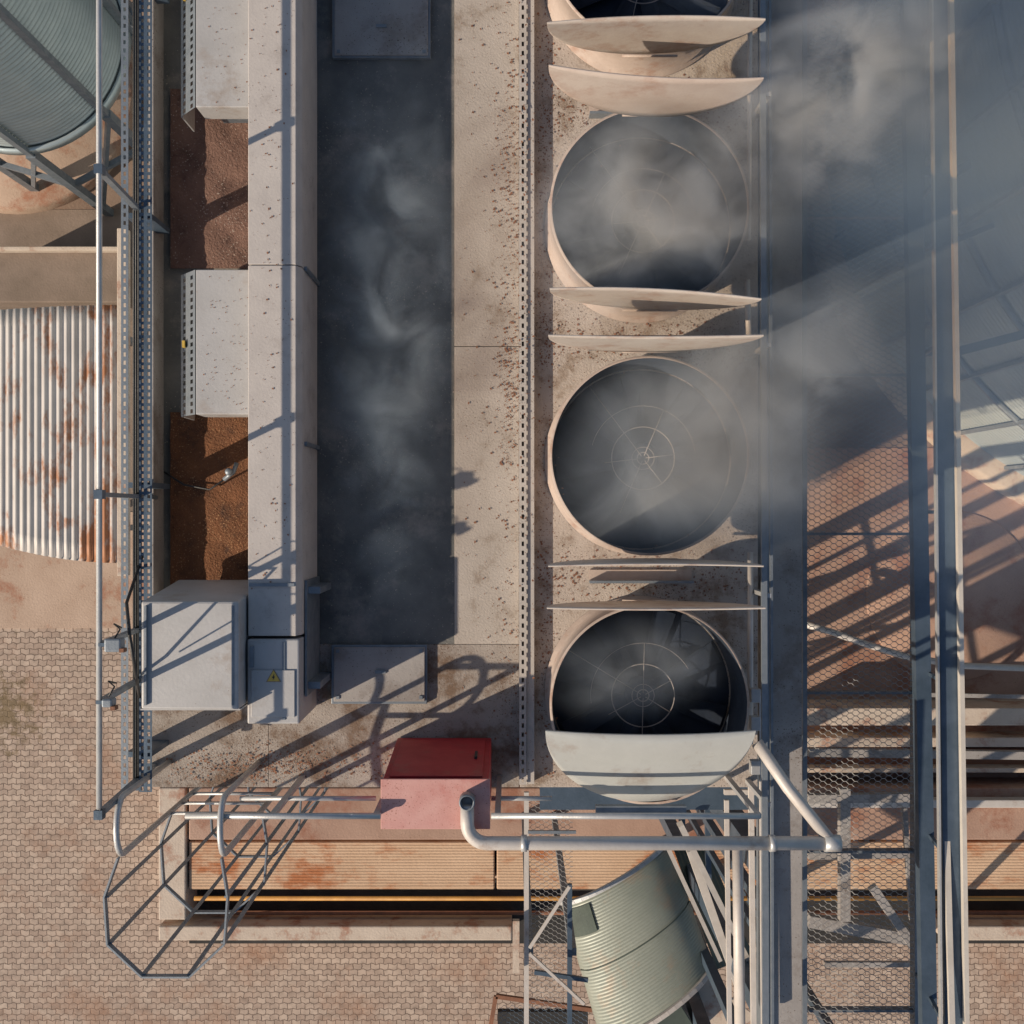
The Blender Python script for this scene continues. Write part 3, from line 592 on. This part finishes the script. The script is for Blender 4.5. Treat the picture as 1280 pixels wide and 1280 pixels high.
MB().expanded(X(624,3.9),X(735,3.9),Y(1320,3.9),Y(1256,3.9),3.9,.1,.03,.008).build('mesh_floor','steeldark',t)
MB().box(X(622,3.4),X(735,3.4),Y(1320,3.4),Y(1265,3.4),3.3,3.4).build('tray','pit',t)
frame('pipe_strut','slanting pale struts running down beside the chute','strut',[
 (P(850,1030,8.5),P(935,1200,7),.05),(P(862,1060,8),P(925,1240,6.5),.07),(P(835,1060,7.5),P(900,1200,6),.04)],'pipe')
frame('edge_rails','parallel pale rails continuing south past the roof edge','rail',[
 (P(938,930,8.8),P(942,1290,8.8),.04),(P(951,870,8.9),P(954,1290,8.9),.03),(P(908,1000,8.6),P(912,1290,8.6),.035),(P(905,990,8.7),P(960,990,8.7),.04)],'pipe')
tag(MB().box(X(675,8.4),X(948,8.4),-2.5,-2.17,8.3,8.36).build('eaves_plate','steeldark'),'dark eaves plate under the half closed fan lid','plate')
# ------------------------------------------------------------ steam
def steam(px,py,z,sx,sy,sz,rot,dens,seed,label,thr=.45,nsc=1.6,col=(.74,.85,1.0),soft=.3,base=0):
    m=bpy.data.materials.new('steam'); m.use_nodes=True; nt=m.node_tree; N=nt.nodes; N.remove(N['Principled BSDF']); out=N['Material Output']
    v=N.new('ShaderNodeVolumeScatter'); v.inputs['Color'].default_value=(*col,1); v.inputs['Anisotropy'].default_value=0
    tc=N.new('ShaderNodeTexCoord'); ln=N.new('ShaderNodeVectorMath'); ln.operation='LENGTH'; L(nt,tc,'Object',ln,0)
    fo=N.new('ShaderNodeMapRange'); fo.interpolation_type='SMOOTHSTEP'; fo.inputs['From Min'].default_value=.98; fo.inputs['From Max'].default_value=.1; nt.links.new(ln.outputs['Value'],fo.inputs['Value'])
    mp=N.new('ShaderNodeMapping'); mp.inputs['Location'].default_value=(seed*3.1,seed*1.7,seed); mp.inputs['Scale'].default_value=(sx,sy,max(sz,.5)); L(nt,tc,'Object',mp,'Vector')
    n=N.new('ShaderNodeTexNoise'); n.inputs['Scale'].default_value=nsc; n.inputs['Detail'].default_value=5; n.inputs['Roughness'].default_value=.6; n.inputs['Distortion'].default_value=.5; L(nt,mp,'Vector',n,'Vector')
    r=N.new('ShaderNodeMapRange'); r.inputs['From Min'].default_value=thr; r.inputs['From Max'].default_value=thr+soft; r.inputs['To Min'].default_value=base; r.inputs['To Max'].default_value=dens; L(nt,n,0,r,'Value')
    mu=N.new('ShaderNodeMath'); mu.operation='MULTIPLY'; L(nt,fo,0,mu,0); L(nt,r,0,mu,1); L(nt,mu,0,v,'Density'); L(nt,v,0,out,'Volume')
    b=MB(); bmesh.ops.create_icosphere(b.bm,subdivisions=3,radius=1); o=b.build('steam',m,origin=(0,0,0)); o.location=P(px,py,z); o.scale=(sx,sy,sz); o.rotation_euler=(0,0,math.radians(rot))
    tag(o,label,'steam',kind='stuff')
steam(825,275,9.85,1.15,1.0,.65,10,7,1,'white steam rising out of the second fan',.43,2.2,base=.8,col=(.78,.87,1))
steam(1050,115,10.1,1.15,.8,.5,28,7,2,'white steam puff drifting at the upper right',.44,2.4,col=(.85,.9,1),base=.3)
steam(870,580,9.85,1.25,1.05,.6,20,3.6,4,'thin steam over the middle fan',.40,1.9,base=.9)
steam(965,460,10.0,1.2,.75,.5,25,3.4,5,'steam wisp blowing east between fans',.42,2.2,base=.5)
steam(790,835,9.75,.8,.5,.4,0,2.6,6,'faint steam inside the southernmost fan',.45,1.9,base=.2)
steam(485,380,9.3,.62,2.8,.38,0,4.5,7,'faint steam haze over the shaded roof strip',.48,2.1,(.66,.82,1.0),base=.3,soft=.25)
steam(1130,220,8.9,2.5,4.2,2.0,10,.85,8,'blue steam haze drifting over the east side',.25,.8,(.42,.62,1.0),.5,base=.35)
# ------------------------------------------------------------ light, camera
w=bpy.data.worlds.new('World'); S.world=w; w.use_nodes=True; nt=w.node_tree
sky=nt.nodes.new('ShaderNodeTexSky'); sky.sky_type='NISHITA'; sky.sun_disc=False
el=math.radians(30); d=Vector((math.cos(math.radians(27)),math.sin(math.radians(27)),0))
src=-d; sky.sun_elevation=el; sky.sun_rotation=math.atan2(src.x,src.y)
nt.links.new(sky.outputs[0],nt.nodes['Background'].inputs[0]); nt.nodes['Background'].inputs[1].default_value=.095
sl=bpy.data.lights.new('sun','SUN'); sl.energy=5; sl.angle=math.radians(.5); sl.color=(1,.85,.68)
so=bpy.data.objects.new('sun',sl); C.objects.link(so)
ray=Vector((d.x*math.cos(el),d.y*math.cos(el),-math.sin(el))); so.rotation_euler=ray.to_track_quat('-Z','Y').to_euler()
cam=bpy.data.cameras.new('camera'); co=bpy.data.objects.new('camera',cam); C.objects.link(co); co.location=(0,0,H); cam.sensor_width=36; cam.angle=2*math.atan(640/F); cam.clip_end=500
S.camera=co
S.view_settings.view_transform='Standard'; S.view_settings.look='None'; S.view_settings.exposure=0
